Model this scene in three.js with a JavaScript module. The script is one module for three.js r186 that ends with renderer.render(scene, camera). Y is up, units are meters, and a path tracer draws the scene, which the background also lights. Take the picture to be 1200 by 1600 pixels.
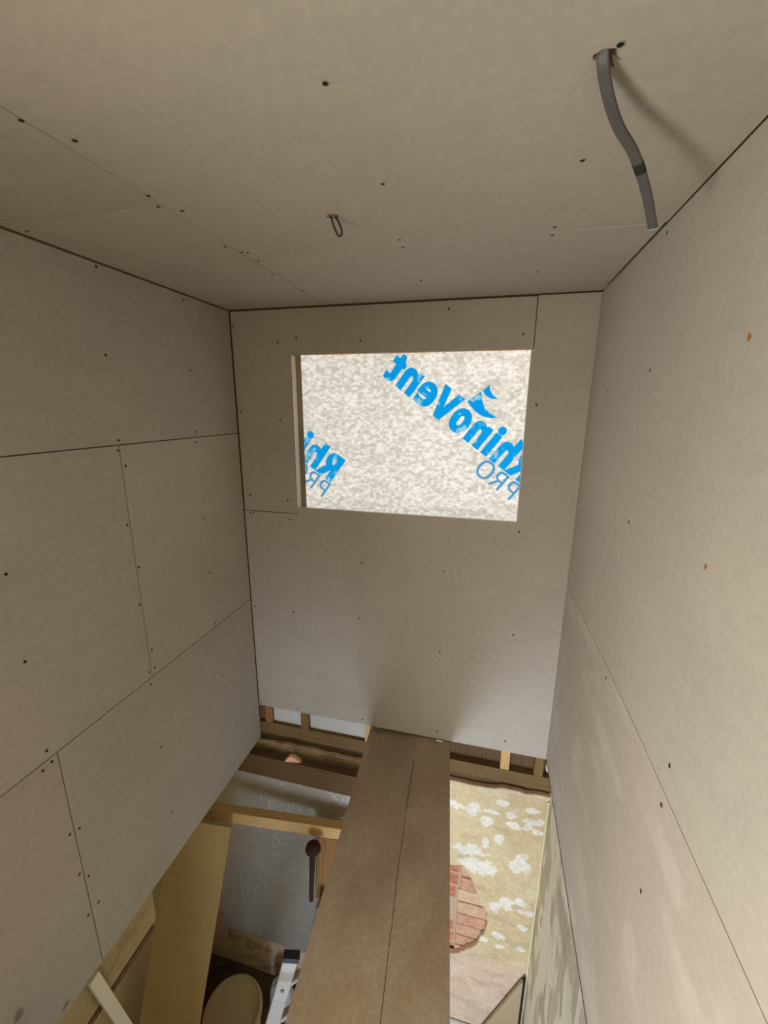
import * as THREE from 'three';
import { RoundedBoxGeometry } from 'three/addons/geometries/RoundedBoxGeometry.js';
import { mergeGeometries } from 'three/addons/utils/BufferGeometryUtils.js';
import { RectAreaLightUniformsLib } from 'three/addons/lights/RectAreaLightUniformsLib.js';

// ------------------------------------------------------------------ camera, sky, daylight, exposure
const scene = new THREE.Scene();
const camera = new THREE.PerspectiveCamera(101.2, 0.75, 0.02, 60);
camera.position.set(0, 1.72, 0);
camera.rotation.set(-0.2453, 0.24347, 0.00696, 'YXZ');
scene.add(camera);

const renderer = new THREE.WebGLRenderer({ antialias: true });
renderer.toneMapping = THREE.LinearToneMapping;
renderer.toneMappingExposure = 1.0;
renderer.shadowMap.enabled = true;

scene.background = new THREE.Color().setRGB(2.65, 2.7, 2.8);     // flat overcast sky

RectAreaLightUniformsLib.init();
function daylight(name, color, intensity, w, h, pos, look) {
  const l = new THREE.RectAreaLight(new THREE.Color().setRGB(...color), intensity, w, h);
  l.name = name; l.position.set(...pos); l.lookAt(...look); scene.add(l);
}
// landing window in the left wall behind the photographer
daylight('landing_window_daylight', [1.0, 0.955, 0.885], 40, 1.06, 1.0, [-1.53, 0.63, 0.9], [5, 0.63, 0.9]);
// high window of the storey below
daylight('lower_window_daylight', [0.78, 0.93, 1.2], 18, 0.9, 1.15, [-0.4, -1.2, 1.04], [-0.4, -1.2, -5]);

// ------------------------------------------------------------------ helpers
function rng(seed) { let s = seed >>> 0; return () => { s = (s + 0x6d2b79f5) | 0; let t = Math.imul(s ^ (s >>> 15), 1 | s); t = (t + Math.imul(t ^ (t >>> 7), 61 | t)) ^ t; return ((t ^ (t >>> 14)) >>> 0) / 4294967296; }; }
const hash = (x, y, s) => { let h = Math.imul(x | 0, 374761393) + Math.imul(y | 0, 668265263) + Math.imul(s | 0, 1442695041); h = Math.imul(h ^ (h >>> 13), 1274126177); return ((h ^ (h >>> 16)) >>> 0) / 4294967296; };
function vnoise(x, y, s, px = 0, py = 0) {
  const xi = Math.floor(x), yi = Math.floor(y), fx = x - xi, fy = y - yi, u = fx * fx * (3 - 2 * fx), v = fy * fy * (3 - 2 * fy);
  const w = (a, p) => p ? ((a % p) + p) % p : a;
  const a = hash(w(xi, px), w(yi, py), s), b = hash(w(xi + 1, px), w(yi, py), s), c = hash(w(xi, px), w(yi + 1, py), s), d = hash(w(xi + 1, px), w(yi + 1, py), s);
  return a + (b - a) * u + (c - a) * v + (a - b - c + d) * u * v;
}
function fbm(x, y, s, o = 4, px = 0, py = 0) { let r = 0, a = 0.5, t = 0; for (let k = 0; k < o; k++) { r += a * vnoise(x, y, s + k * 17, px, py); t += a; x *= 2; y *= 2; px *= 2; py *= 2; a *= 0.5; } return r / t; }
const clamp = (v, a = 0, b = 1) => Math.min(b, Math.max(a, v));
const smooth = (a, b, v) => { const t = clamp((v - a) / (b - a)); return t * t * (3 - 2 * t); };
const mix3 = (a, b, t) => [a[0] + (b[0] - a[0]) * t, a[1] + (b[1] - a[1]) * t, a[2] + (b[2] - a[2]) * t];
function dataTex(w, h, fn, srgb = true) {                     // fn(u, v) -> [r,g,b] 0..255, v upward
  const d = new Uint8Array(w * h * 4);
  for (let j = 0; j < h; j++) for (let i = 0; i < w; i++) { const c = fn(i / w, j / h, i, j), k = (j * w + i) * 4; d[k] = clamp(c[0], 0, 255); d[k + 1] = clamp(c[1], 0, 255); d[k + 2] = clamp(c[2], 0, 255); d[k + 3] = 255; }
  const t = new THREE.DataTexture(d, w, h, THREE.RGBAFormat);
  t.wrapS = t.wrapT = THREE.RepeatWrapping; t.magFilter = THREE.LinearFilter; t.minFilter = THREE.LinearMipmapLinearFilter; t.generateMipmaps = true;
  if (srgb) t.colorSpace = THREE.SRGBColorSpace;
  t.needsUpdate = true; return t;
}
const grey = (f) => (u, v, i, j) => { const x = 255 * f(u, v, i, j); return [x, x, x]; };
const std = (o) => new THREE.MeshStandardMaterial(o);

const used = {};
function numbered(n) { const k = used[n] = (used[n] ?? -1) + 1; return k ? `${n}_${String(k).padStart(3, '0')}` : n; }
function shade(o) { o.traverse((c) => { if (c.isMesh) { c.castShadow = true; c.receiveShadow = true; } }); return o; }
function mesh(name, geo, mat, parent) {
  const m = new THREE.Mesh(geo, mat); m.name = parent === scene ? numbered(name) : name; m.castShadow = m.receiveShadow = true; parent.add(m); return m;
}
function group(name, pos = [0, 0, 0]) { const g = new THREE.Group(); g.name = numbered(name); g.position.set(...pos); scene.add(g); return g; }
function tag(o, label, category, grp) { o.userData.label = label; o.userData.category = category; if (grp) o.userData.group = grp; return o; }
function structure(o, label, category) { o.userData.kind = 'structure'; o.userData.label = label; o.userData.category = category; return o; }
// box between two corners with uv in metres (box-projected from world axes)
function boxUV(g) {
  const n = g.index ? g.toNonIndexed() : g; n.computeVertexNormals();
  const p = n.attributes.position, q = n.attributes.normal, uv = new Float32Array(p.count * 2);
  for (let i = 0; i < p.count; i += 3) {
    let nx = 0, ny = 0, nz = 0; for (let k = 0; k < 3; k++) { nx += Math.abs(q.getX(i + k)); ny += Math.abs(q.getY(i + k)); nz += Math.abs(q.getZ(i + k)); }
    for (let k = 0; k < 3; k++) { const x = p.getX(i + k), y = p.getY(i + k), z = p.getZ(i + k); const [a, b] = nx >= ny && nx >= nz ? [z, y] : ny >= nz ? [x, z] : [x, y]; uv[(i + k) * 2] = a; uv[(i + k) * 2 + 1] = b; }
  }
  n.setAttribute('uv', new THREE.BufferAttribute(uv, 2)); return n;
}
function bx(x0, x1, y0, y1, z0, z1, r = 0) {
  const w = x1 - x0, h = y1 - y0, d = z1 - z0;
  const g = r ? new RoundedBoxGeometry(w, h, d, 1, Math.min(r, w / 2.1, h / 2.1, d / 2.1)) : new THREE.BoxGeometry(w, h, d);
  g.translate((x0 + x1) / 2, (y0 + y1) / 2, (z0 + z1) / 2); return boxUV(g);
}
// a bar of section w x d from a to b; 'side' is roughly the direction of w; grain uv runs along its length (u = metres along)
function bar(a, b, w, d, side = [1, 0, 0], r = 0.002) {
  const A = new THREE.Vector3(...a), B = new THREE.Vector3(...b), L = A.distanceTo(B), Y = B.clone().sub(A).normalize();
  const X = new THREE.Vector3(...side).addScaledVector(Y, -Y.dot(new THREE.Vector3(...side))).normalize(), Z = X.clone().cross(Y);
  const g0 = boxUV(new RoundedBoxGeometry(w, L, d, 1, Math.min(r, w / 2.2, d / 2.2)));
  const uv = g0.attributes.uv, p = g0.attributes.position, q = g0.attributes.normal;
  for (let i = 0; i < p.count; i++) uv.setXY(i, (Math.abs(q.getX(i)) > 0.7 ? p.getZ(i) : p.getX(i)) + a[0] * 3.1 + a[2], p.getY(i));
  const m = new THREE.Matrix4().makeBasis(X, Y, Z); m.setPosition(A.add(B).multiplyScalar(0.5)); g0.applyMatrix4(m); return g0;
}

// ------------------------------------------------------------------ materials
const boardMap = (seed, tone) => dataTex(512, 512, (u, v) => {
  const c = fbm(u * 4, v * 4, seed, 4, 4, 4) - 0.5, f = fbm(u * 90, v * 90, seed + 5, 2, 90, 90) - 0.5, h = vnoise(u * 6, v * 60, seed + 9, 6, 60) - 0.5;
  const k = 1 + c * 0.055 + f * 0.05 + h * 0.018; return [tone[0] * k, tone[1] * k, tone[2] * k * (1 - c * 0.03)];
});
const boardBump = dataTex(256, 256, grey((u, v) => fbm(u * 40, v * 40, 71, 3, 40, 40)), false);
const boardMats = [[11, [168, 162, 149]], [23, [165, 159, 147]], [37, [170, 163, 151]]].map(([s, t]) => std({ map: boardMap(s, t), roughness: 0.86, bumpMap: boardBump, bumpScale: 0.0004 }));
const gypsum = std({ color: 0xd9d6cd, roughness: 0.95 });
const core = std({ color: 0xb09468, roughness: 1 });
const woodMap = (seed, a, b) => dataTex(256, 512, (u, v) => {
  const wob = fbm(u * 3, v * 2, seed, 3, 3, 2) * 1.6, g = 0.5 + 0.5 * Math.sin((u * 9 + wob) * 6.283), n = fbm(u * 64, v * 3, seed + 3, 3, 64, 3);
  return mix3(a, b, clamp(0.5 * g + 0.7 * n - 0.1));
});
const wood = (seed, a, b, rough = 0.8) => { const t = woodMap(seed, a, b); t.repeat.set(7, 1.6); return std({ map: t, roughness: rough }); };
const paleTimber = wood(101, [222, 190, 132], [186, 146, 86]);
const sawnTimber = wood(113, [136, 110, 62], [98, 76, 38]);
const darkTimber = wood(127, [116, 88, 52], [78, 56, 30]);
const orangeTimber = wood(131, [170, 124, 72], [124, 86, 44]);
const screwMat = std({ color: 0x16120f, roughness: 0.55, metalness: 0.4 });

// ------------------------------------------------------------------ the upper walls and the ceiling: boards, each its own piece
const XL = -1.2267, XR = 0.3786, YC = 2.153, ZB = -1.9, T = 0.0125, FAR = 2.15;
const J = 0.0016;                                                     // half a joint
const screwGeo = new THREE.CylinderGeometry(0.0042, 0.0034, 0.0018, 10);
const dimple = new THREE.TorusGeometry(0.0049, 0.0009, 5, 12); dimple.rotateX(Math.PI / 2);
function screw(parent, p, n) {
  const m = mesh('screw', screwGeo, screwMat, parent); m.position.set(...p); m.quaternion.setFromUnitVectors(new THREE.Vector3(0, 1, 0), new THREE.Vector3(...n));
  const d = mesh('paper_dimple', dimple, boardMats[1], m); d.castShadow = false; return m;
}

const ceiling = structure(group('ceiling'), 'ivory plasterboard ceiling with screw heads and open joints', 'ceiling');
function ceilBoard(x0, x1, z0, z1, k) { mesh('plasterboard', bx(x0 + J, x1 - J, YC, YC + T, z0 + J, z1 - J, 0.0015), boardMats[k], ceiling); }
ceilBoard(XL + 0.002, -0.745, -1.896, -0.92, 0); ceilBoard(XL + 0.002, -0.745, -0.92, FAR, 1);
ceilBoard(-0.745, XR - 0.003, -1.896, -1.276, 2);
// the big board with a torn cable hole in it
{
  const s = new THREE.Shape(); s.moveTo(-0.745 + J, 1.275 - J); s.lineTo(XR - 0.003, 1.275 - J); s.lineTo(XR - 0.003, -FAR); s.lineTo(-0.745 + J, -FAR); s.closePath();
  const h = new THREE.Path(), R = rng(4), N = 18;
  for (let k = 0; k < N; k++) { const a = k / N * 6.2832, r = (0.009 + 0.005 * R()) * (Math.cos(a - 0.5) > 0.3 ? 1.25 : 1); const x = 0.109 + r * 1.15 * Math.cos(a), y = 0.703 + r * 0.8 * Math.sin(a); k ? h.lineTo(x, y) : h.moveTo(x, y); }
  s.holes.push(h);
  const g = new THREE.ExtrudeGeometry(s, { depth: T, bevelEnabled: false }); g.rotateX(-Math.PI / 2); g.translate(0, YC, 0);
  mesh('plasterboard', boxUV(g), boardMats[0], ceiling);
  // torn paper lips round the hole
  for (const [a, l] of [[0.45, 0.012], [0.8, 0.014], [3.3, 0.008], [1.2, 0.009]]) {
    const c = new THREE.ConeGeometry(0.006, l, 5); c.rotateZ(-Math.PI / 2); c.scale(1, 0.25, 0.8); c.translate(l / 2, 0, 0); c.rotateZ(-0.5); c.rotateY(a); c.translate(0.109 + 0.009 * Math.cos(a), YC - 0.001, -0.703 - 0.007 * Math.sin(a));
    mesh('torn_paper', c, std({ color: 0x6f5a42, roughness: 1 }), ceiling);
  }
}
mesh('joist_void', bx(XL - 0.15, XR + 0.2, YC + 0.03, YC + 0.2, -2.1, FAR + 0.1), core, ceiling);
for (const [x, z] of [[-0.747, -0.627], [-0.713, -0.688], [-0.253, -0.665], [0.123, -0.689], [0.128, -0.947], [-0.242, -0.945], [-0.739, -0.878], [-0.757, -0.926], [-0.719, -0.957], [-0.757, -1.177], [-0.735, -1.226], [-0.722, -1.235], [-0.726, -1.303], [-0.756, -1.441], [-0.735, -1.643], [-0.27, -1.235], [-0.272, -1.292], [0.12, -1.241], [0.121, -1.293], [-0.273, -1.618], [0.112, -1.601], [-1.193, -0.966]]) screw(ceiling, [x, YC - 0.0006, z], [0, -1, 0]);

const wallLeft = structure(group('wall_left'), 'long plasterboarded side wall with staggered board joints', 'wall');
function leftBoard(z0, z1, y0, y1, k, mat) { mesh('plasterboard', bx(XL - T, XL, y0 + J, y1 - J, z0 + J, z1 - J, 0.0015), mat ?? boardMats[k], wallLeft); }
leftBoard(-1.897, 0.33, 1.587, 2.150, 1); leftBoard(-1.897, -1.184, 0.684, 1.587, 2); leftBoard(-1.184, 0.33, 0.684, 1.587, 0);
leftBoard(-1.897, -0.80, -0.218, 0.684, 1);
const stainMap = dataTex(512, 512, (u, v) => {                        // dirty marks low on the near board
  const x = u * 1.3, y = v * 1.0, k = 1 + (fbm(u * 4, v * 4, 61, 4) - 0.5) * 0.055 + (fbm(u * 90, v * 90, 63, 2) - 0.5) * 0.05;
  let s = 0; for (const [cx, cy, rx, ry] of [[0.245, 0.207, 0.014, 0.02], [0.135, 0.03, 0.016, 0.012]]) { const d = ((x - cx) / rx) ** 2 + ((y - cy) / ry) ** 2; s = Math.max(s, smooth(1.8, 0.0, d + 1.9 * (fbm(u * 60, v * 60, 67, 3) - 0.5))); }
  return [165 * k * (1 - 0.3 * s), 157 * k * (1 - 0.32 * s), 146 * k * (1 - 0.36 * s)];
});
{
  const m = std({ map: stainMap, roughness: 0.86, bumpMap: boardBump, bumpScale: 0.0004 });
  const g = bx(XL - T, XL, -0.218 + J, 0.684 - J, -0.80 + J, 0.33, 0.0015), uv = g.attributes.uv;
  for (let i = 0; i < uv.count; i++) uv.setXY(i, (uv.getX(i) + 0.8) / 1.3, (uv.getY(i) + 0.218) / 1.0);
  mesh('plasterboard', g, m, wallLeft);
}
leftBoard(0.33, FAR, -0.218, 0.1, 2); leftBoard(0.33, 0.35, 0.1, 2.150, 0); leftBoard(1.45, FAR, 0.1, 2.150, 0); leftBoard(0.35, 1.45, 1.16, 2.150, 1);
const sideCore = [bx(-1.36, XL - T - 0.005, -0.21, 2.2, -2.1, 0.0), bx(-1.56, XL - T - 0.005, -0.21, 2.2, 0.0, 0.35), bx(-1.56, XL - T - 0.005, -0.21, 0.1, 0.35, 1.45), bx(-1.56, XL - T - 0.005, 1.16, 2.2, 0.35, 1.45), bx(-1.56, XL - T - 0.005, -0.21, 2.2, 1.45, FAR + 0.1)];
mesh('wall_core', mergeGeometries(sideCore), core, wallLeft);
for (const [y, z] of [[2.137, -1.194], [2.13, -1.586], [1.876, -1.182], [1.86, -1.584], [1.603, -1.184], [1.569, -1.176], [1.61, -1.578], [1.567, -1.575], [1.514, -1.198], [1.308, -1.17], [1.228, -1.575], [1.14, -1.193], [0.966, -1.577], [1.281, -0.77], [1.019, -0.768], [0.998, -1.172], [0.796, -1.198], [0.703, -1.582], [0.716, -1.198], [0.714, -1.171], [0.661, -1.169], [0.409, -1.596], [0.715, -0.772], [0.669, -0.779], [0.663, -0.751], [0.363, -1.174], [0.02, -1.18], [0.381, -0.784], [0.37, -0.815], [0.211, -0.786], [0.168, -0.812], [0.029, -0.825], [0.028, -0.785]]) screw(wallLeft, [XL + 0.0006, y, z], [1, 0, 0]);

const wallBack = structure(group('wall_back'), 'plasterboarded end wall around the window opening', 'wall');
const WX0 = -0.923, WX1 = 0.140, WY0 = 1.222, WY1 = 1.949;
function backBoard(x0, x1, y0, y1, k) { mesh('plasterboard', bx(x0 + J, x1 - J, y0 + J, y1 - J, ZB - T, ZB, 0.0015), boardMats[k], wallBack); }
backBoard(XL + 0.002, WX0, 1.19, 2.1485, 2); backBoard(WX0 - 0.006, WX1 + 0.006, WY1, 2.1485, 0);
{ // big lower board, its top edge notched for the sill
  const s = new THREE.Shape(); const p = [[XL + 0.003, 0.003], [XR - 0.001, 0.003], [XR - 0.001, 2.1485], [WX1 + 0.008, 2.1485], [WX1 + 0.008, WY1], [WX1, WY1], [WX1, WY0], [WX0, WY0], [WX0, 1.19 - J], [XL + 0.003, 1.19 - J]];
  p.forEach(([x, y], i) => i ? s.lineTo(x, y) : s.moveTo(x, y)); s.closePath();
  const g = new THREE.ExtrudeGeometry(s, { depth: T, bevelEnabled: false }); g.translate(0, 0, ZB - T); mesh('plasterboard', boxUV(g), boardMats[2], wallBack);
}
for (const [x, y] of [[-1.212, 2.083], [-0.985, 2.006], [-0.891, 2.023], [-0.585, 2.001], [-0.202, 2.114], [0.102, 2.008], [-1.202, 1.692], [-0.993, 1.652], [-1.185, 1.274], [-1.174, 1.18], [-1.193, 1.174], [-0.968, 1.156], [-0.973, 1.256], [-0.586, 0.961], [-1.207, 0.642], [-0.972, 0.638], [-0.178, 0.524], [0.167, 0.669], [-0.602, 0.651], [-1.212, 0.022], [-0.978, 0.026], [-0.588, 0.035], [-0.173, 0.051], [0.174, 0.066], [0.152, 1.18], [-0.176, 0.956], [0.176, 1.731]]) screw(wallBack, [x, y, ZB + 0.0006], [0, 0, 1]);

const wallRight = structure(group('wall_right'), 'plasterboarded side wall with torn screw pits and dusty lower board', 'wall');
const dustMap = dataTex(1024, 512, (u, v) => {                        // powdery plaster smears on the lower board
  const x = u * 2.2, y = v * 1.0, k = 1 + (fbm(u * 8, v * 4, 81, 4) - 0.5) * 0.055 + (fbm(u * 200, v * 90, 83, 2) - 0.5) * 0.05;
  const d = smooth(0.56, 0.74, fbm(x * 5, y * 9, 87, 5)) * (0.35 + 0.65 * fbm(u * 120, v * 70, 89, 2));
  return mix3([168 * k, 160 * k, 148 * k], [196, 190, 180], d * 0.5);
});
{
  const up = new THREE.Shape(), lo = new THREE.Shape();
  const seam = (z) => 0.985 - 0.03 * smooth(-0.9, -1.9, z);
  const zs = []; for (let k = 0; k <= 10; k++) zs.push(-1.9 + k * 0.12);
  up.moveTo(1.9, seam(-1.9) + 0.001); for (const z of zs) up.lineTo(-z, seam(z) + 0.001); up.lineTo(-FAR, 0.986); up.lineTo(-FAR, 2.151); up.lineTo(1.9, 2.151); up.closePath();
  lo.moveTo(1.9, seam(-1.9) - 0.001); for (const z of zs) lo.lineTo(-z, seam(z) - 0.001); lo.lineTo(-FAR, 0.984); lo.lineTo(-FAR, 0.0); lo.lineTo(1.9, 0.012); lo.closePath();
  const ex = (s) => { const g = new THREE.ExtrudeGeometry(s, { depth: T, bevelEnabled: false }); g.rotateY(Math.PI / 2); g.translate(XR, 0, 0); return boxUV(g); };
  mesh('plasterboard', ex(up), boardMats[0], wallRight);
  const g = ex(lo), uv = g.attributes.uv; for (let i = 0; i < uv.count; i++) uv.setXY(i, uv.getX(i) / 2.2, uv.getY(i));
  mesh('plasterboard', g, std({ map: dustMap, roughness: 0.88, bumpMap: boardBump, bumpScale: 0.0004 }), wallRight);
}
mesh('edge_strip', bar([XR + 0.0095, -0.007, -1.895], [XR + 0.0095, -0.012, FAR], 0.013, 0.022, [1, 0, 0], 0.001), std({ color: 0x4a3028, roughness: 0.8 }), wallRight);
mesh('wall_core', bx(XR + T + 0.006, XR + 0.2, 0.0, 2.2, -2.1, FAR + 0.1), core, wallRight);
for (const [y, z] of [[1.813, -1.24], [1.422, -1.224], [2.127, -1.266], [0.948, -1.214], [1.05, -0.785], [0.955, -0.785], [0.712, -0.795], [1.775, -1.639]]) screw(wallRight, [XR - 0.0006, y, z], [-1, 0, 0]);
const pitMat = std({ color: 0x8a6234, roughness: 1 });
for (const [y, z, s] of [[1.83, -0.813, 3], [1.451, -0.804, 9]]) {    // torn-out screw pits with brown paper showing
  const R = rng(s), parts = [];
  for (let k = 0; k < 9; k++) { const g = new THREE.SphereGeometry(0.0014 + 0.0014 * R(), 7, 5); g.scale(0.35, 1.4, 1); g.translate(XR, y + (R() - 0.5) * 0.012, z + (R() - 0.5) * 0.006); parts.push(g); }
  mesh('torn_screw_pit', mergeGeometries(parts), pitMat, wallRight);
}
// rear wall of the landing, behind the photographer
const wallFront = structure(group('wall_front'), 'plasterboarded wall at the landing end', 'wall');
mesh('plasterboard', bx(XL, XR, 0.05, YC, FAR, FAR + T), boardMats[1], wallFront);
mesh('wall_core', bx(XL - 0.13, XR + 0.2, -0.2, YC + 0.05, FAR + T + 0.002, FAR + 0.1), core, wallFront);
// window in the left wall, behind the photographer
const win1 = structure(group('window_1'), 'deep landing window opening lined with plasterboard', 'window');
for (const b of [[0.35, 0.365, 0.1, 1.16], [1.435, 1.45, 0.1, 1.16], [0.365, 1.435, 0.1, 0.115], [0.365, 1.435, 1.145, 1.16]]) mesh('reveal_lining', bx(-1.56, XL - 0.001, b[2], b[3], b[0], b[1]), boardMats[1], win1);

// ------------------------------------------------------------------ timber frame and membrane behind the end wall
const frame = group('wall_frame', [0, 0, 0]); tag(frame, 'sawn timber stud frame behind the end wall boards', 'frame');
const FZ0 = -2.008, FZ1 = ZB - T - 0.001;
const stud = (x0, x1, y0, y1, m = paleTimber) => mesh('stud', bar([(x0 + x1) / 2, y0, (FZ0 + FZ1) / 2], [(x0 + x1) / 2, y1, (FZ0 + FZ1) / 2], x1 - x0, FZ1 - FZ0, [1, 0, 0]), m, frame);
stud(-1.2, -1.155, -0.122, 2.1, orangeTimber); stud(-0.968, -0.921, -0.122, 2.1, sawnTimber); stud(-0.578, -0.532, -0.122, 1.13); stud(-0.2, -0.155, -0.122, 1.13); stud(0.162, 0.207, -0.122, 2.1); stud(0.33, 0.375, -0.122, 2.1, sawnTimber);
mesh('sole_plate', bar([-1.6, -0.163, (FZ0 + FZ1) / 2], [0.418, -0.163, (FZ0 + FZ1) / 2], 0.08, FZ1 - FZ0, [0, 1, 0]), sawnTimber, frame);
mesh('wall_plate', bar([-1.6, -0.235, (FZ0 + FZ1) / 2 - 0.012], [0.418, -0.235, (FZ0 + FZ1) / 2 - 0.012], 0.06, FZ1 - FZ0 - 0.01, [0, 1, 0]), darkTimber, frame);
const infill = std({ color: 0xc4c4bf, roughness: 0.8 });
mesh('infill_panel', bx(-1.153, -0.97, -0.121, 0.3, -1.96, -1.935, 0.003), infill, frame); mesh('infill_panel', bx(-0.919, -0.58, -0.121, 0.3, -1.96, -1.935, 0.003), infill, frame);
mesh('sill_plate', bar([-0.92, 1.155, (FZ0 + FZ1) / 2], [0.16, 1.155, (FZ0 + FZ1) / 2], 0.045, FZ1 - FZ0, [0, 1, 0]), paleTimber, frame);
mesh('lintel', bar([-0.92, 2.034, (FZ0 + FZ1) / 2], [0.161, 2.034, (FZ0 + FZ1) / 2], 0.15, FZ1 - FZ0, [0, 1, 0]), paleTimber, frame);
mesh('top_plate', bar([-1.25, 2.135, (FZ0 + FZ1) / 2], [0.4, 2.135, (FZ0 + FZ1) / 2], 0.05, FZ1 - FZ0, [0, 1, 0]), darkTimber, frame);
mesh('noggin', bar([-1.155, 1.19, (FZ0 + FZ1) / 2], [-0.968, 1.19, (FZ0 + FZ1) / 2], 0.05, FZ1 - FZ0, [0, 1, 0]), sawnTimber, frame);
mesh('corner_stud', bx(-1.36, -1.2, -0.1, 2.1, FZ0, FZ1), darkTimber, frame);
// brown boarding between the studs right of the plank
mesh('boarding', bx(-0.53, 0.42, -0.122, 0.35, -1.99, -1.95), darkTimber, frame);

// white edges of the boards lining the opening
const win2 = structure(group('window_2'), 'unglazed window opening with white cut plasterboard edges', 'window');
mesh('cut_edge', bx(WX0, WX0 + 0.0025, WY0, WY1, ZB - T, ZB - 0.001), gypsum, win2);
mesh('cut_edge', bx(WX1 - 0.0025, WX1, WY0, WY1, ZB - T, ZB - 0.001), gypsum, win2);
mesh('cut_edge', bx(WX0, WX1, WY0, WY0 + 0.002, ZB - T, ZB - 0.001), gypsum, win2);
mesh('jamb_lining', bx(WX0 - 0.001, WX0 + 0.003, WY0, WY1, -1.94, ZB - T), std({ color: 0xcfc8ae, roughness: 0.85 }), win2);

// breather membrane with the maker's print on its outer face, seen from behind
const MX0 = -1.26, MX1 = 0.42, MY0 = -0.12, MY1 = 2.12, MW = 1152, MH = 1536;
function membraneTexture() {
  const cv = document.createElement('canvas'); cv.width = MW; cv.height = MH; const c = cv.getContext('2d');
  c.fillStyle = '#000'; c.fillRect(0, 0, MW, MH);
  const kx = MW / (MX1 - MX0), ky = MH / (MY1 - MY0), P = (x, y) => [(x - MX0) * kx, (MY1 - y) * ky];
  const ang = 0.628;
  function print(rx, ry) {
    c.save(); c.translate(...P(rx, ry)); c.scale(-1, 1); c.rotate(-ang);
    c.fillStyle = '#f00'; c.font = `bold ${Math.round(0.188 * ky)}px sans-serif`; c.textBaseline = 'alphabetic';
    const w = c.measureText('RhinoVent').width; c.save(); c.scale(0.834 * kx / w, 1); c.fillText('RhinoVent', 0, 0); c.strokeStyle = '#f00'; c.lineWidth = 8; c.strokeText('RhinoVent', 0, 0); c.restore(); c.restore();
    c.save(); c.translate(...P(rx - 0.050, ry - 0.085)); c.scale(-1, 1); c.rotate(-ang);
    c.fillStyle = '#0f0'; c.font = `${Math.round(0.122 * ky)}px sans-serif`; const w2 = c.measureText('PRO').width; c.scale(0.235 * kx / w2, 1); c.fillText('PRO', 0, 0); c.restore();
    // two curved fins above the name
    const poly = (pts) => { c.fillStyle = '#f00'; c.beginPath(); const q = pts.map(([x, y]) => P(rx - 0.165 + x, ry - 1.375 + y)); c.moveTo(...q[0]); c.lineTo(...q[1]); c.quadraticCurveTo(...q[2], ...q[3]); c.quadraticCurveTo(...q[4], ...q[0]); c.fill(); };
    poly([[-0.113, 1.747], [-0.052, 1.79], [-0.05, 1.705], [0.023, 1.676], [-0.055, 1.66]]);
    poly([[-0.047, 1.792], [-0.019, 1.818], [-0.015, 1.775], [0.023, 1.757], [-0.025, 1.752]]);
  }
  print(0.165, 1.375); print(-0.776, 1.336); print(-0.3, 0.55); print(0.45, 0.2);
  const im = c.getImageData(0, 0, MW, MH), d = im.data;
  return dataTex(MW, MH, (u, v, i, j) => {
    const k = ((MH - 1 - j) * MW + i) * 4, x = u * (MX1 - MX0), y = v * (MY1 - MY0);
    const cl = fbm(x * 62, y * 92, 201, 3), fi = vnoise(x * 240 + 6 * cl, y * 320, 211), co = fbm(x * 4, y * 7, 221, 2);
    let t = smooth(0.25, 0.78, 0.62 * cl + 0.25 * fi + 0.18 * co);
    const base = mix3([196, 191, 180], [250, 247, 238], t);
    const inkA = d[k] / 255, inkB = d[k + 1] / 255;
    const worn = smooth(0.58, 0.72, fbm(x * 26, y * 26, 231, 4)) * 0.6;
    let col = mix3(base, mix3([0, 152, 232], base, 0.04), inkA * (1 - worn));
    col = mix3(col, [50, 140, 205], inkB * 0.85);
    return col;
  });
}
{
  const g = new THREE.PlaneGeometry(MX1 - MX0, MY1 - MY0, 60, 80), p = g.attributes.position;
  for (let i = 0; i < p.count; i++) { const x = p.getX(i), y = p.getY(i); p.setZ(i, 0.004 * (fbm(x * 3 + 9, y * 3 + 9, 241, 2) - 0.5) * 2); }
  g.computeVertexNormals(); g.translate((MX0 + MX1) / 2, (MY0 + MY1) / 2, -2.016);
  const m = mesh('breather_membrane', g, new THREE.MeshPhysicalMaterial({ map: membraneTexture(), transmission: 0.285, roughness: 1, thickness: 0, specularIntensity: 0.1, side: THREE.DoubleSide }), scene);
  tag(m, 'translucent white membrane with blue mirrored print filling the window opening', 'membrane');
}

// ------------------------------------------------------------------ storey below: shell
const GF = -2.3;
const floorMat = std({ map: dataTex(256, 256, (u, v) => { const n = fbm(u * 12, v * 12, 301, 4, 12, 12); return mix3([74, 60, 46], [120, 102, 80], n); }), roughness: 0.95 });
const floor = structure(mesh('floor', bx(-2.1, 0.6, GF - 0.1, GF, -2.1, 2.3), floorMat, scene), 'dusty dark ground floor below the plank', 'floor');

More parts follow.
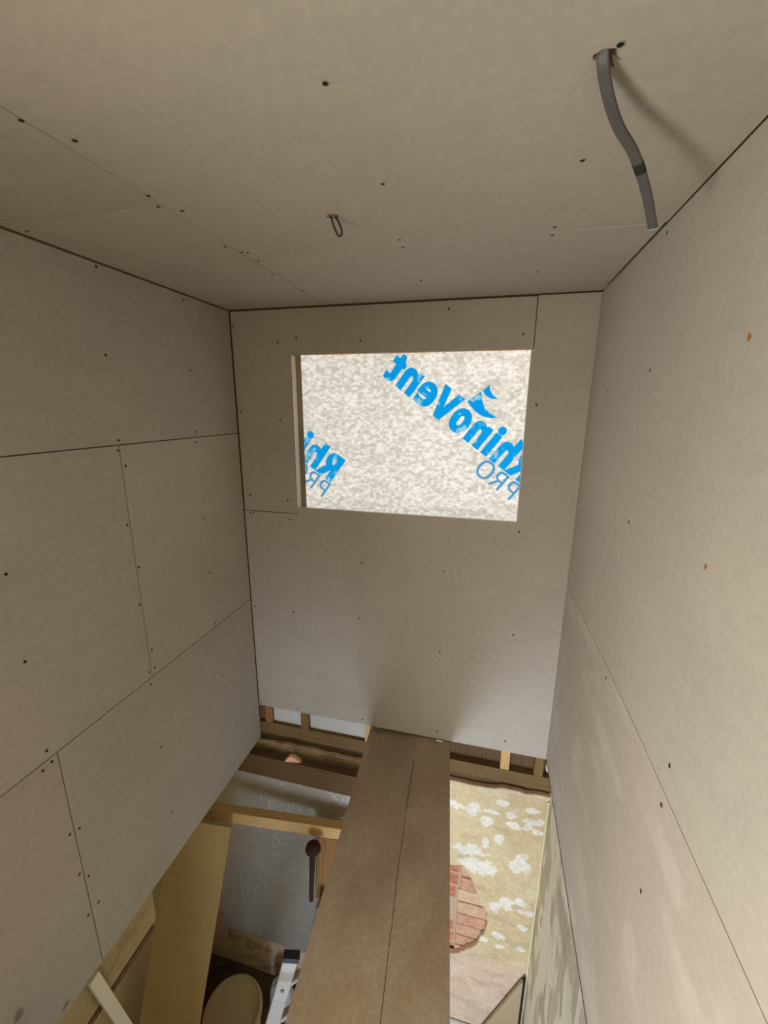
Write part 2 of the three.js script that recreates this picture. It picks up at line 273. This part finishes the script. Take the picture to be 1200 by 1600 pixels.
// lower end wall: old plaster skin with a hole showing brick
const blobs = [[-0.053, -0.408, 0.05, 0.03], [0.044, -0.411, 0.04, 0.055], [0.106, -0.472, 0.045, 0.035], [0.189, -0.326, 0.045, 0.024], [0.138, -0.396, 0.05, 0.022], [0.24, -0.394, 0.03, 0.03], [0.25, -0.46, 0.045, 0.03], [0.34, -0.335, 0.045, 0.025], [0.348, -0.405, 0.06, 0.025], [0.389, -0.391, 0.03, 0.02], [0.324, -0.449, 0.025, 0.025], [0.38, -0.47, 0.04, 0.02], [0.19, -0.57, 0.03, 0.035], [0.04, -0.7, 0.1, 0.05], [0.1, -0.79, 0.12, 0.07], [0.12, -0.62, 0.02, 0.05], [0.302, -0.73, 0.075, 0.06], [0.32, -0.66, 0.03, 0.04], [0.257, -1.02, 0.045, 0.06], [0.331, -0.982, 0.035, 0.03], [0.335, -1.05, 0.02, 0.02], [0.397, -1.05, 0.05, 0.025], [0.357, -1.169, 0.03, 0.03], [0.233, -1.281, 0.04, 0.03], [0.245, -1.364, 0.035, 0.02], [0.369, -1.337, 0.035, 0.025], [0.153, -1.341, 0.03, 0.025], [0.2, -1.06, 0.05, 0.05], [-1.05, -0.27, 0.05, 0.02], [-0.7, -0.3, 0.07, 0.03], [-0.35, -0.5, 0.08, 0.04], [-0.3, -0.9, 0.1, 0.05]];
const plasterMap = dataTex(1024, 1024, (u, v) => {                     // covers x -1.62..0.43, y -2.3..-0.25
  const x = -1.62 + u * 2.05, y = GF + v * 2.05, n = fbm(x * 14, y * 14, 311, 5), m = fbm(x * 3, y * 3, 313, 3), f = fbm(x * 60, y * 60, 317, 3);
  let c = mix3([208, 183, 134], [230, 211, 168], clamp(0.15 + m * 0.8 + (n - 0.5) * 0.3));
  const bare = smooth(-1.42, -1.56, y + 0.12 * (n - 0.5) + 0.1 * (0.25 - x) * 0.4);
  c = mix3(c, mix3([214, 184, 150], [234, 212, 184], n), bare);
  let s = 0; for (const [a, b, rx, ry] of blobs) { const d = Math.hypot((x - a) / rx, (y - b) / ry) + 1.0 * (fbm(x * 34, y * 34, 323, 3) - 0.5); s = Math.max(s, smooth(0.98, 0.74, d)); }
  s = Math.max(s, smooth(0.62, 0.72, fbm(x * 11 + 40, y * 11, 331, 4)) * 0.25);
  c = mix3(c, [246, 239, 222], s * (0.75 + 0.25 * f));
  const dirt = smooth(0.57, 0.72, fbm(x * 9 + 70, y * 20, 337, 5));
  c = mix3(c, [128, 96, 62], dirt * (x < -0.45 ? 0.4 : 0.12));
  const k = 1 + (f - 0.5) * 0.12; return c.map((q) => q * k);
});
const plasterBump = dataTex(512, 512, grey((u, v) => 0.6 * fbm(u * 28, v * 28, 311, 4) + 0.4 * fbm(u * 8, v * 8, 319, 3)), false);
const wallLower = structure(group('wall_lower_back'), 'old buff plaster wall with white filler patches below the plank', 'wall');
const HOLE = [[-0.2, -0.86], [-0.12, -0.80], [-0.066, -0.835], [0.013, -0.818], [0.05, -0.88], [0.082, -0.953], [0.118, -1.063], [0.165, -1.12], [0.17, -1.2], [0.158, -1.302], [0.102, -1.431], [0.06, -1.47], [0.023, -1.519], [-0.034, -1.544], [-0.13, -1.52], [-0.22, -1.4], [-0.25, -1.1]];
{
  const s = new THREE.Shape(), R = rng(31); s.moveTo(-1.95, GF); s.lineTo(0.42, GF);
  for (let k = 0; k <= 60; k++) { const x = 0.42 - k * 2.37 / 60; s.lineTo(x, -0.243 + 0.012 * (R() - 0.5) - 0.022 * fbm(x * 9, 3, 341, 3) + (x > 0.15 ? 0.02 : 0)); }
  s.closePath();
  const h = new THREE.Path(); HOLE.forEach(([x, y], i) => { i ? h.lineTo(x + 0.008 * (R() - 0.5), y + 0.008 * (R() - 0.5)) : h.moveTo(x, y); const n = HOLE[(i + 1) % HOLE.length]; for (const t of [0.3, 0.65]) h.lineTo(x + (n[0] - x) * t + 0.016 * (R() - 0.5), y + (n[1] - y) * t + 0.016 * (R() - 0.5)); });
  s.holes.push(h);
  const g = new THREE.ExtrudeGeometry(s, { depth: 0.022, bevelEnabled: true, bevelSize: 0.003, bevelThickness: 0.004, bevelSegments: 1 }); g.translate(0, 0, ZB - 0.026);
  const b = boxUV(g), uv = b.attributes.uv; for (let i = 0; i < uv.count; i++) uv.setXY(i, (uv.getX(i) + 1.62) / 2.05, (uv.getY(i) - GF) / 2.05);
  mesh('plaster_skin', b, std({ map: plasterMap, bumpMap: plasterBump, bumpScale: 0.006, roughness: 0.9 }), wallLower);
  mesh('mortar', bx(-1.95, 0.42, GF, -0.25, -2.12, -1.945), std({ color: 0xcbab8e, roughness: 1 }), wallLower);
  const bt = (c, k) => std({ map: dataTex(128, 64, (u, v) => { const n = fbm(u * 10, v * 6, 351 + k * 7, 4, 10, 6); return mix3(c, [230, 204, 176], 0.15 + 0.4 * n).map((q) => q * (0.9 + 0.2 * n)); }), roughness: 0.95 });
  const red = [bt([176, 84, 58], 0), bt([190, 100, 70], 1)], pink = [bt([208, 150, 112], 2), bt([214, 166, 124], 3), bt([200, 136, 98], 4), bt([220, 182, 138], 5)], pickB = rng(77);
  const lay = (x0, x1, y, h, mats, z) => { const m = mesh('brick', new RoundedBoxGeometry(x1 - x0, h - 0.006, 0.03, 1, 0.007), mats[Math.floor(pickB() * mats.length)], wallLower); m.position.set((x0 + x1) / 2, y + h / 2, z + 0.006 * pickB()); m.rotation.z = (pickB() - 0.5) * 0.05; };
  for (let k = 0, y = -1.60; k < 9; k++) { const h = 0.085 + 0.03 * pickB(), e = 0.0 + 0.02 * (pickB() - 0.5); lay(-0.28, e - 0.012, y, h, red, -1.962); lay(e - 0.004, 0.2, y - 0.004, h, pink, -1.95); y += h; }
}
mesh('corner_bead', bx(0.4085, 0.4195, GF + 0.21, -0.25, ZB + 0.001, ZB + 0.009, 0.003), std({ color: 0xeadfa8, roughness: 0.7 }), wallLower);
const skirtL = structure(mesh('baseboard_back', bx(-0.5, 0.41, GF, -2.1, ZB + 0.004, ZB + 0.022, 0.004), std({ color: 0xdad8d2, roughness: 0.6 }), scene), 'white skirting board at the foot of the old plaster wall', 'skirting');

// lower right wall: cream wall with brown adhesive smears
const smearMap = dataTex(1024, 1024, (u, v) => {                       // 3.2 m along, 2.3 m high
  const x = u * 3.2, y = v * 2.3;
  const w = fbm(x * 4, y * 1.6, 401, 3), n = fbm(x * 8 + w * 3 + y * 1.2, y * 2.8, 403, 4), n2 = fbm(x * 13 - y * 1.6, y * 3.4, 407, 3);
  const a = smooth(0.5, 0.58, n), b = smooth(0.58, 0.66, n2);
  let c = mix3([248, 243, 212], [206, 190, 162], a * 0.85); c = mix3(c, [200, 174, 150], b * 0.5);
  return c.map((q) => q * (0.96 + 0.08 * fbm(u * 150, v * 150, 409, 2)));
});
const smearBump = dataTex(512, 512, grey((u, v) => fbm(u * 90 + v * 8, v * 8, 403, 3)), false);
const wallLR = structure(mesh('wall_lower_right', (() => { const g = bx(0.42, 0.56, GF, 0.0, -2.1, FAR + 0.1), uv = g.attributes.uv; for (let i = 0; i < uv.count; i++) uv.setXY(i, (uv.getX(i) + 2.1) / 3.2, (uv.getY(i) - GF) / 2.3); return g; })(), std({ map: smearMap, bumpMap: smearBump, bumpScale: 0.004, roughness: 0.85 }), scene), 'cream lower side wall streaked with brown adhesive smears', 'wall');
const plain = std({ color: 0xdcc490, roughness: 0.95 });
structure(mesh('wall_lower_left', bx(-2.1, -1.95, GF, -0.1, -2.1, FAR + 0.1), plain, scene), 'dim buff side wall of the lower storey', 'wall');
// front wall of the lower storey with the glazed door opening
const wallLF = structure(group('wall_lower_front'), 'lower storey wall with a window opening', 'wall');
const LFZ = 1.1;
mesh('wall_panel', bx(-2.1, -0.88, GF, -0.1, LFZ, LFZ + 0.1), plain, wallLF); mesh('wall_panel', bx(0.08, 0.56, GF, -0.1, LFZ, LFZ + 0.1), plain, wallLF); mesh('wall_panel', bx(-0.88, 0.08, -0.6, -0.1, LFZ, LFZ + 0.1), plain, wallLF); mesh('wall_panel', bx(-0.88, 0.08, GF, -1.8, LFZ, LFZ + 0.1), plain, wallLF);
const win3 = structure(group('window_3'), 'white framed window high in the lower storey wall', 'window');
const white = std({ color: 0xe6e4de, roughness: 0.5 });
for (const b of [[-0.88, -0.865, -1.8, -0.6], [0.065, 0.08, -1.8, -0.6], [-0.865, 0.065, -1.8, -1.785], [-0.865, 0.065, -0.615, -0.6]]) mesh('window_frame', bx(b[0], b[1], b[2], b[3], LFZ - 0.01, LFZ + 0.11), white, win3);
// unseen nib, added only to keep the daylight off the left side
structure(mesh('wall_added_light_block', bx(-1.95, -0.66, GF, -0.16, -0.12, -0.02), plain, scene), 'unseen nib added under the landing to block daylight', 'wall');

// upper floors round the stairwell: landing deck and the deck under the left wall
const deckMat = wood(409, [128, 112, 88], [98, 84, 62]);
const landing = structure(group('floor_landing'), 'landing deck at the edge of the stairwell', 'floor');
mesh('deck', bx(XL, -0.55, -0.03, 0.05, -0.4, FAR), deckMat, landing); mesh('deck', bx(-0.55, XR, -0.03, 0.05, -0.55, FAR), deckMat, landing);
mesh('joist_face', bx(XL, -0.55, -0.15, -0.031, -0.4, FAR), darkTimber, landing); mesh('joist_face', bx(-0.55, XR + 0.04, -0.15, -0.031, -0.55, FAR), darkTimber, landing);
const fasciaMat = std({ map: dataTex(256, 128, (u, v) => { const n = fbm(u * 16, v * 8, 431, 4, 16, 8), d = smooth(0.6, 0.72, fbm(u * 10, v * 10, 437, 4, 10, 10)); return mix3(mix3([150, 132, 92], [178, 160, 118], n), [112, 90, 56], d * 0.35); }), roughness: 0.95 });
const deckLeft = structure(group('floor_left'), 'rough plastered floor edge under the long side wall', 'floor');
mesh('floor_edge', bx(-1.95, -1.245, -0.40, -0.225, -1.045, FAR), fasciaMat, deckLeft);
mesh('lower_ceiling', bx(-1.95, -1.365, -0.21, -0.1, -1.93, -1.045), plain, deckLeft);
mesh('lip_batten', bar([-1.262, -0.425, -1.03], [-1.262, -0.425, -0.45], 0.028, 0.03, [0, 1, 0]), darkTimber, deckLeft);

// ------------------------------------------------------------------ things in the stairwell
// wide board bridging the stairwell
{
  const c = [[-0.546, -0.03, -1.908], [-0.104, -0.003, -1.91], [-0.003, 0.055, -0.813], [-0.454, 0.03, -0.71]];
  const ext = (a, b, t) => [0, 1, 2].map((i) => a[i] + (b[i] - a[i]) * t);
  const A = ext(c[0], c[3], -0.015), B = ext(c[1], c[2], -0.01), C = ext(c[1], c[2], 1.95), D = ext(c[0], c[3], 1.85), th = 0.022;
  const N = 24, pos = [], uv = [], quad = (p, q, r, s, u) => { for (const [v, t] of [[p, u[0]], [q, u[1]], [r, u[2]], [p, u[0]], [r, u[2]], [s, u[3]]]) { pos.push(...v); uv.push(...t); } };
  const dn = (p) => [p[0], p[1] - th, p[2]], lerp = (a, b, t) => a.map((q, i) => q + (b[i] - q) * t);
  for (let k = 0; k < N; k++) {
    const t0 = k / N, t1 = (k + 1) / N, a = lerp(A, D, t0), b = lerp(B, C, t0), d = lerp(B, C, t1), e = lerp(A, D, t1), L = 2.2;
    quad(a, e, d, b, [[0, t0 * L], [0, t1 * L], [0.45, t1 * L], [0.45, t0 * L]]);
    quad(dn(b), dn(d), dn(e), dn(a), [[0, t0 * L], [0, t1 * L], [0.45, t1 * L], [0.45, t0 * L]]);
    quad(e, a, dn(a), dn(e), [[0.01, t1 * L], [0.01, t0 * L], [0.03, t0 * L], [0.03, t1 * L]]);
    quad(b, d, dn(d), dn(b), [[0.42, t0 * L], [0.42, t1 * L], [0.44, t1 * L], [0.44, t0 * L]]);
  }
  quad(a4(A), a4(B), dn(B), dn(A), [[0, 0], [0.45, 0], [0.45, 0.02], [0, 0.02]]); quad(D, dn(D), dn(C), C, [[0, 0], [0, 0.02], [0.45, 0.02], [0.45, 0]]);
  function a4(p) { return p; }
  const g = new THREE.BufferGeometry(); g.setAttribute('position', new THREE.Float32BufferAttribute(pos, 3)); g.setAttribute('uv', new THREE.Float32BufferAttribute(uv, 2)); g.computeVertexNormals();
  const map = dataTex(512, 1024, (u, v) => {                          // uv 0..1 = 0.5 m x 2.2 m
    const x = u * 0.5, y = v * 2.2, n = fbm(x * 10, y * 6, 501, 4), f = fbm(x * 120, y * 120, 503, 2), p = smooth(0.58, 0.74, fbm(x * 8 + 5, y * 5, 507, 4));
    let c = mix3([156, 137, 112], [176, 159, 134], clamp(0.5 + (n - 0.5) * 1.3)); c = mix3(c, [158, 124, 96], p * 0.3);
    const k = 1 + (f - 0.5) * 0.12; return c.map((q) => q * k);
  });
  map.repeat.set(2, 1 / 2.2);
  const plank = mesh('bridging_board', g, std({ map, roughness: 0.8, side: THREE.DoubleSide }), scene);
  tag(plank, 'wide brown sheet board laid across the stairwell to the end wall', 'board');
  // saw cut running down the board
  const cut = [], at = (t) => { const q = lerp(lerp(A, D, t), lerp(B, C, t), 0.575 + 0.02 * (fbm(t * 9, 1, 511, 3) - 0.5) + 0.03 * smooth(0.05, 0.3, 0.3 - t)); q[1] -= 0.0011; return q; };
  for (let k = 0; k < 22; k++) cut.push(bar(at(0.085 + k * 0.022), at(0.085 + (k + 1) * 0.022 + 0.0005), k < 6 ? 0.0028 : 0.0017, 0.003, [1, 0, 0], 0.0001));
  mesh('saw_cut', mergeGeometries(cut), std({ color: 0x38291c, roughness: 1 }), plank);
}
{ const m = mesh('packer', bx(-0.5, -0.15, -0.099, -0.055, -1.99, -1.92, 0.003), sawnTimber, scene); tag(m, 'timber packer under the far end of the bridging board', 'packer'); }
{ // crumbs of foam and plaster
  const lump = (name, x, y, z, rx, ry, rz, seed, mat, label, cat) => { const g = new THREE.IcosahedronGeometry(1, 3), p = g.attributes.position; for (let i = 0; i < p.count; i++) { const a = [p.getX(i), p.getY(i), p.getZ(i)], k = 0.75 + 0.5 * fbm(a[0] * 2 + 5 + a[2], a[1] * 2 + 5 + a[2] * 0.6, seed, 3); p.setXYZ(i, a[0] * k * rx, a[1] * k * ry, a[2] * k * rz); } g.computeVertexNormals(); const m = mesh(name, g, mat, scene); m.position.set(x, y, z); return tag(m, label, cat); };
  lump('foam_blob', 0.392, -0.045, -1.9, 0.012, 0.024, 0.014, 521, std({ color: 0xe2dcc8, roughness: 0.9 }), 'small white foam blob at the bottom corner of the end wall', 'foam');
  lump('plaster_crumb', -0.158, 0.003, -1.888, 0.02, 0.005, 0.007, 523, std({ color: 0xd9d0bc, roughness: 0.95 }), 'small pale plaster crumb at the far end of the bridging board', 'crumb');
  lump('rubble_sack', -1.12, -2.16, -1.74, 0.09, 0.2, 0.06, 527, std({ color: 0xd0cdc4, roughness: 0.7 }), 'crumpled white sack on the floor by the foil board', 'sack');
  lump('dark_rubble', -1.58, -2.23, -1.7, 0.14, 0.09, 0.12, 529, std({ color: 0x4a3424, roughness: 1 }), 'heap of dark brown rubble on the floor behind the tub', 'rubble');
  lump('rubble_heap', -0.5, -2.22, -1.5, 0.1, 0.09, 0.12, 533, std({ color: 0x453022, roughness: 1 }), 'heap of dark rubble on the floor beside the ladder', 'rubble');
}
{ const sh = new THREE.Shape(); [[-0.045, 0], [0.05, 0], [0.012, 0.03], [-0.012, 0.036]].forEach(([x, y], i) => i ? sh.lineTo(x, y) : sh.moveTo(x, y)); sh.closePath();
  const g = boxUV(new THREE.ExtrudeGeometry(sh, { depth: 0.022, bevelEnabled: true, bevelSize: 0.002, bevelThickness: 0.002, bevelSegments: 1 })); const m = mesh('pink_wedge', g, std({ color: 0xe8b48c, roughness: 0.9 }), scene); m.position.set(-0.985, -0.2615, -1.83); m.rotation.y = 0.15; tag(m, 'small salmon pink chip lying on the dark beam', 'wedge'); }  // small salmon pink wedge on top of the beam
// timber beam, foil board, batten and short post on the left
{
  const b = mesh('timber_beam', bar([-1.94, -0.335, -1.826], [-0.42, -0.33, -1.826], 0.14, 0.05, [0, 1, 0]), darkTimber, scene);
  tag(b, 'dark old timber beam above the foil insulation board', 'beam');
  const foilBump = dataTex(1024, 1024, grey((u, v) => {
    const x = u, y = v, cr = 1 - Math.abs(2 * fbm(x * 44, y * 18, 541, 3) - 1), c2 = 1 - Math.abs(2 * fbm(x * 26 + 9, y * 80, 547, 3) - 1), mk = smooth(0.5, 0.72, fbm(x * 16, y * 5, 557, 3)), m2 = smooth(0.5, 0.72, fbm(x * 8 + 3, y * 14, 559, 3));
    return clamp(0.45 * mk * smooth(0.86, 1, cr) + 0.4 * m2 * smooth(0.88, 1, c2) + 0.35 * fbm(x * 7, y * 4, 551, 3));
  }), false);
  const foil = std({ color: 0xd6d2c6, metalness: 0.6, roughness: 0.36, bumpMap: foilBump, bumpScale: 0.004 });
  const s = mesh('foil_insulation_board', bx(-1.56, -0.45, -1.78, -0.405, -1.848, -1.803, 0.003), foil, scene);
  tag(s, 'silver foil faced insulation board standing under the dark beam', 'insulation');
  mesh('foil_joint', bx(-1.405, -1.4, -1.78, -0.41, -1.804, -1.8015), std({ color: 0xdedede, metalness: 0.8, roughness: 0.3 }), s);
  const t = mesh('batten', bar([-1.75, -0.539, -1.60], [-0.40, -0.539, -1.735], 0.075, 0.05, [0, 1, 0]), paleTimber, scene);
  tag(t, 'pale sawn batten crossing in front of the foil board', 'batten');
  const p = mesh('timber_post', bar([-0.755, -1.06, -1.705], [-0.725, -0.58, -1.705], 0.125, 0.045, [1, 0, 0], 0.004), orangeTimber, scene);
  tag(p, 'short orange timber block below the batten beside the plank', 'post');
  const shadowShape = group('shadow_shape', [-0.80, -0.95, -1.60]); tag(shadowShape, 'dark solid bolt with a domed head hanging at the batten', 'bolt');  // solid dark form standing in for a shadow beside the timber block
  const shadowBrown = std({ color: 0x3a2718, roughness: 0.9, metalness: 0.3 });  // dark brown carries the shadow tone
  const shaft = new THREE.CylinderGeometry(0.017, 0.012, 0.37, 12); shaft.rotateZ(-0.06); shaft.translate(0.012, 0.19, 0); mesh('shaft', shaft, shadowBrown, shadowShape);
  const head = new THREE.LatheGeometry([[0, 0.05], [0.02, 0.046], [0.036, 0.03], [0.042, 0.008], [0.038, 0], [0, 0]].map(([x, y]) => new THREE.Vector2(x, y)), 18); head.translate(0.026, 0.37, 0); mesh('head', head, shadowBrown, shadowShape);
}
// board leaning under the left wall
{
  const o = new THREE.Vector3(-1.221, -0.502, -1.535), d = new THREE.Vector3(-0.09, -0.95874, 0.26966).normalize(), r = new THREE.Vector3(-0.97, 0, 0.2427);
  r.addScaledVector(d, -r.dot(d)).normalize();
  const len = (-0.502 - GF) / 0.95874 - 0.02, cen = o.clone().addScaledVector(r, 0.16);
  const a = cen.clone().addScaledVector(d, -0.02), b = cen.clone().addScaledVector(d, len);
  const m = mesh('leaning_board', bar(b.toArray(), a.toArray(), 0.32, 0.016, r.toArray(), 0.002), std({ map: boardMap(567, [178, 152, 98]), roughness: 0.9 }), scene);
  tag(m, 'long yellowish board leaning upright below the long side wall', 'board');
}
// pale strut low on the left
{
  const m = mesh('strut', bar([-1.226, -0.226, -0.757], [-1.222, -2.298, -1.115], 0.04, 0.016, [0, 0.15, 1], 0.003), std({ color: 0xd8d0b8, roughness: 0.7 }), scene);
  tag(m, 'slim pale painted strut dropping from the floor edge at the side wall', 'strut');
}
// plastic tub with a lid
{
  const g = group('lidded_tub', [-1.255, GF, -1.43]); g.scale.set(0.84, 0.98, 0.84); tag(g, 'beige plastic tub with a round lid on the floor below', 'tub');
  const m = std({ color: 0xa89264, roughness: 0.6 }), m2 = std({ color: 0xae986a, roughness: 0.55 });
  const V = (a) => a.map(([x, y]) => new THREE.Vector2(x, y));
  mesh('body', new THREE.LatheGeometry(V([[0, 0], [0.15, 0], [0.158, 0.01], [0.185, 0.5], [0.193, 0.505], [0.193, 0.535], [0.18, 0.54]]), 40), m, g);
  mesh('lid', new THREE.LatheGeometry(V([[0.2, 0.535], [0.203, 0.56], [0.197, 0.575], [0.18, 0.577], [0.172, 0.569], [0, 0.57]]), 40), m2, g);
  const hd = new THREE.TorusGeometry(0.192, 0.004, 6, 40, Math.PI); hd.rotateX(1.15); hd.translate(0, 0.49, 0); mesh('handle', hd, std({ color: 0x8a8a86, metalness: 0.8, roughness: 0.4 }), g);
}
// ladder leaning against the bridging board
{
  const top = new THREE.Vector3(-0.549, -0.12, -0.933), dir = new THREE.Vector3(-0.662, -0.569, -0.95).sub(top).normalize(), L = (top.y - GF) / -dir.y - 0.01;
  const bot = top.clone().addScaledVector(dir, L);
  const g = group('ladder', bot.toArray()); tag(g, 'white and grey aluminium ladder with black end caps leaning beside the bridging board', 'ladder');
  const alu = std({ map: dataTex(128, 512, (u, v) => { const n = fbm(u * 6, v * 14, 601, 4, 6, 14), s = smooth(0.63, 0.72, fbm(u * 8, v * 20, 607, 3, 8, 20)); return mix3(mix3([148, 142, 132], [170, 164, 153], n), [128, 116, 104], s * 0.6); }), roughness: 0.5, metalness: 0.25 });
  const cap = std({ color: 0x0d0d0e, roughness: 0.7 });
  const off = new THREE.Vector3(0.27, 0, -0.28), up = dir.clone().negate(), D = (v) => v.clone().sub(bot).toArray();
  for (const [i, o] of [[0, new THREE.Vector3()], [1, off]]) {
    const a = bot.clone().add(o), b = top.clone().add(o).addScaledVector(dir, 0.02);
    if (i) b.addScaledVector(dir, 0.1);
    const rail = mesh('rail', bar(D(a), D(b), 0.052, 0.022, [0.95, 0, -0.3], 0.004), alu, g);
    mesh('end_cap', bar(D(b.clone().addScaledVector(dir, 0.004)), D(b.clone().addScaledVector(dir, -0.024)), 0.056, 0.027, [0.95, 0, -0.3], 0.003), cap, rail);
  }
  for (let k = 0; k < 8; k++) { const a = top.clone().addScaledVector(dir, 0.2 + k * 0.26), b = a.clone().add(off); mesh('rung', bar(D(a), D(b), 0.026, 0.026, up.toArray(), 0.006), alu, g);
    const q = new THREE.CylinderGeometry(0.007, 0.007, 0.003, 12); q.rotateX(Math.PI / 2); q.translate(...D(a.clone().add(new THREE.Vector3(0.003, 0.0, 0.0125)))); mesh('rivet', q, std({ color: 0x6d6058, roughness: 0.6 }), g); }
  // long grey rail of a second ladder section behind
  const g2 = mesh('ladder_section', mergeGeometries([bar([-0.93, -2.298, -1.60], [-0.735, -0.95, -1.60], 0.05, 0.06, [1, 0, 0], 0.004), bar([-0.875, -2.298, -1.585], [-0.68, -0.95, -1.585], 0.03, 0.03, [1, 0, 0], 0.004), bar([-0.906, -2.298, -1.578], [-0.711, -0.95, -1.578], 0.006, 0.02, [1, 0, 0], 0.001)]), std({ color: 0x9a8f80, metalness: 0.55, roughness: 0.4 }), scene);
  tag(g2, 'grey ribbed metal rail standing under the orange timber block', 'rail');
}
// panel standing at the foot of the lower right corner
{
  const g = group('sloped_panel', [0.398, GF, -1.885]); tag(g, 'beige panel with a sloping top and dark edge in the lower corner', 'panel');
  const s = new THREE.Shape(); [[-0.006, 0], [-0.006, 0.76], [-0.02, 0.74], [-0.28, 0.06], [-0.28, 0]].forEach(([x, y], i) => i ? s.lineTo(x, y) : s.moveTo(x, y)); s.closePath();
  mesh('face', boxUV(new THREE.ExtrudeGeometry(s, { depth: 0.018, bevelEnabled: false })), std({ color: 0xb6a27c, roughness: 0.8 }), g);
  mesh('dark_edge', bx(-0.006, 0.008, 0, 0.78, 0, 0.02), std({ color: 0x24160e, roughness: 0.8 }), g);
}
// flat grey cable hanging out of the ceiling
{
  const g = group('cable', [0.107, YC, -0.703]); tag(g, 'flat grey cable hanging from a torn hole in the ceiling', 'cable');
  const P = [[0.104, 2.172, -0.695], [0.107, 2.149, -0.703], [0.12, 2.131, -0.73], [0.147, 2.112, -0.775], [0.183, 2.095, -0.82], [0.218, 2.067, -0.87], [0.254, 2.028, -0.93]].map(([x, y, z]) => new THREE.Vector3(x - 0.107, y - YC, z + 0.703));
  const curve = new THREE.CatmullRomCurve3(P), cam = new THREE.Vector3(-0.35, -0.75, 0.55).normalize();
  function strip(t0, t1, w, th, n) {
    const pos = [], idx = [], M = 14;
    for (let k = 0; k <= n; k++) { const t = t0 + (t1 - t0) * k / n, c = curve.getPointAt(t), tg = curve.getTangentAt(t), x = tg.clone().cross(cam).normalize(), y = x.clone().cross(tg).normalize();
      for (let m = 0; m < M; m++) { const a = m / M * 6.2832, ca = Math.cos(a), sa = Math.sin(a), sx = Math.sign(ca) * Math.pow(Math.abs(ca), 0.6) * w / 2, sy = Math.sign(sa) * Math.pow(Math.abs(sa), 0.8) * th / 2 * (1 - 0.35 * Math.exp(-((sx / w * 6) ** 2))); pos.push(c.x + x.x * sx + y.x * sy, c.y + x.y * sx + y.y * sy, c.z + x.z * sx + y.z * sy); } }
    for (let k = 0; k < n; k++) for (let m = 0; m < M; m++) { const a = k * M + m, b = k * M + (m + 1) % M; idx.push(a, b, a + M, b, b + M, a + M); }
    for (const [row, flip] of [[0, 1], [n, 0]]) for (let m = 1; m < M - 1; m++) idx.push(...(flip ? [row * M, row * M + m + 1, row * M + m] : [row * M, row * M + m, row * M + m + 1]));
    const q = new THREE.BufferGeometry(); q.setAttribute('position', new THREE.Float32BufferAttribute(pos, 3)); q.setIndex(idx); q.computeVertexNormals(); return q;
  }
  mesh('sheath', strip(0, 0.995, 0.0155, 0.007, 70), std({ color: 0x4e4d4d, roughness: 0.55 }), g);
  mesh('black_tape', strip(0.60, 0.66, 0.0162, 0.008, 8), std({ color: 0x1c1b19, roughness: 0.6 }), g);
  mesh('bare_end', strip(0.993, 1, 0.0148, 0.006, 3), std({ color: 0xe8e4da, roughness: 0.6 }), g);
}
// wire loop in the ceiling
{
  const g = group('wire_loop', [-0.393, YC, -1.063]); g.scale.set(1.25, 1.2, 1.25); tag(g, 'dark looped wire end poking out of the ceiling board', 'wire');
  const wm = std({ color: 0x241a12, roughness: 0.6 });
  const c = new THREE.CatmullRomCurve3([[-0.004, 0.012, 0.004], [-0.003, 0, 0.001], [-0.001, -0.012, -0.003], [0.003, -0.024, -0.009], [0.007, -0.0305, -0.012], [0.0115, -0.0295, -0.013], [0.0135, -0.024, -0.012], [0.011, -0.012, -0.006], [0.005, 0, 0], [0.004, 0.012, 0.003]].map((p) => new THREE.Vector3(...p)));
  mesh('loop', new THREE.TubeGeometry(c, 60, 0.0019, 8), wm, g);
  const h = new THREE.TorusGeometry(0.0065, 0.0028, 6, 14); h.rotateX(Math.PI / 2); h.scale(1.3, 0.4, 1); h.translate(0, 0, 0); mesh('hole_rim', h, std({ color: 0x6a5a44, roughness: 1 }), g);
}
renderer.render(scene, camera);
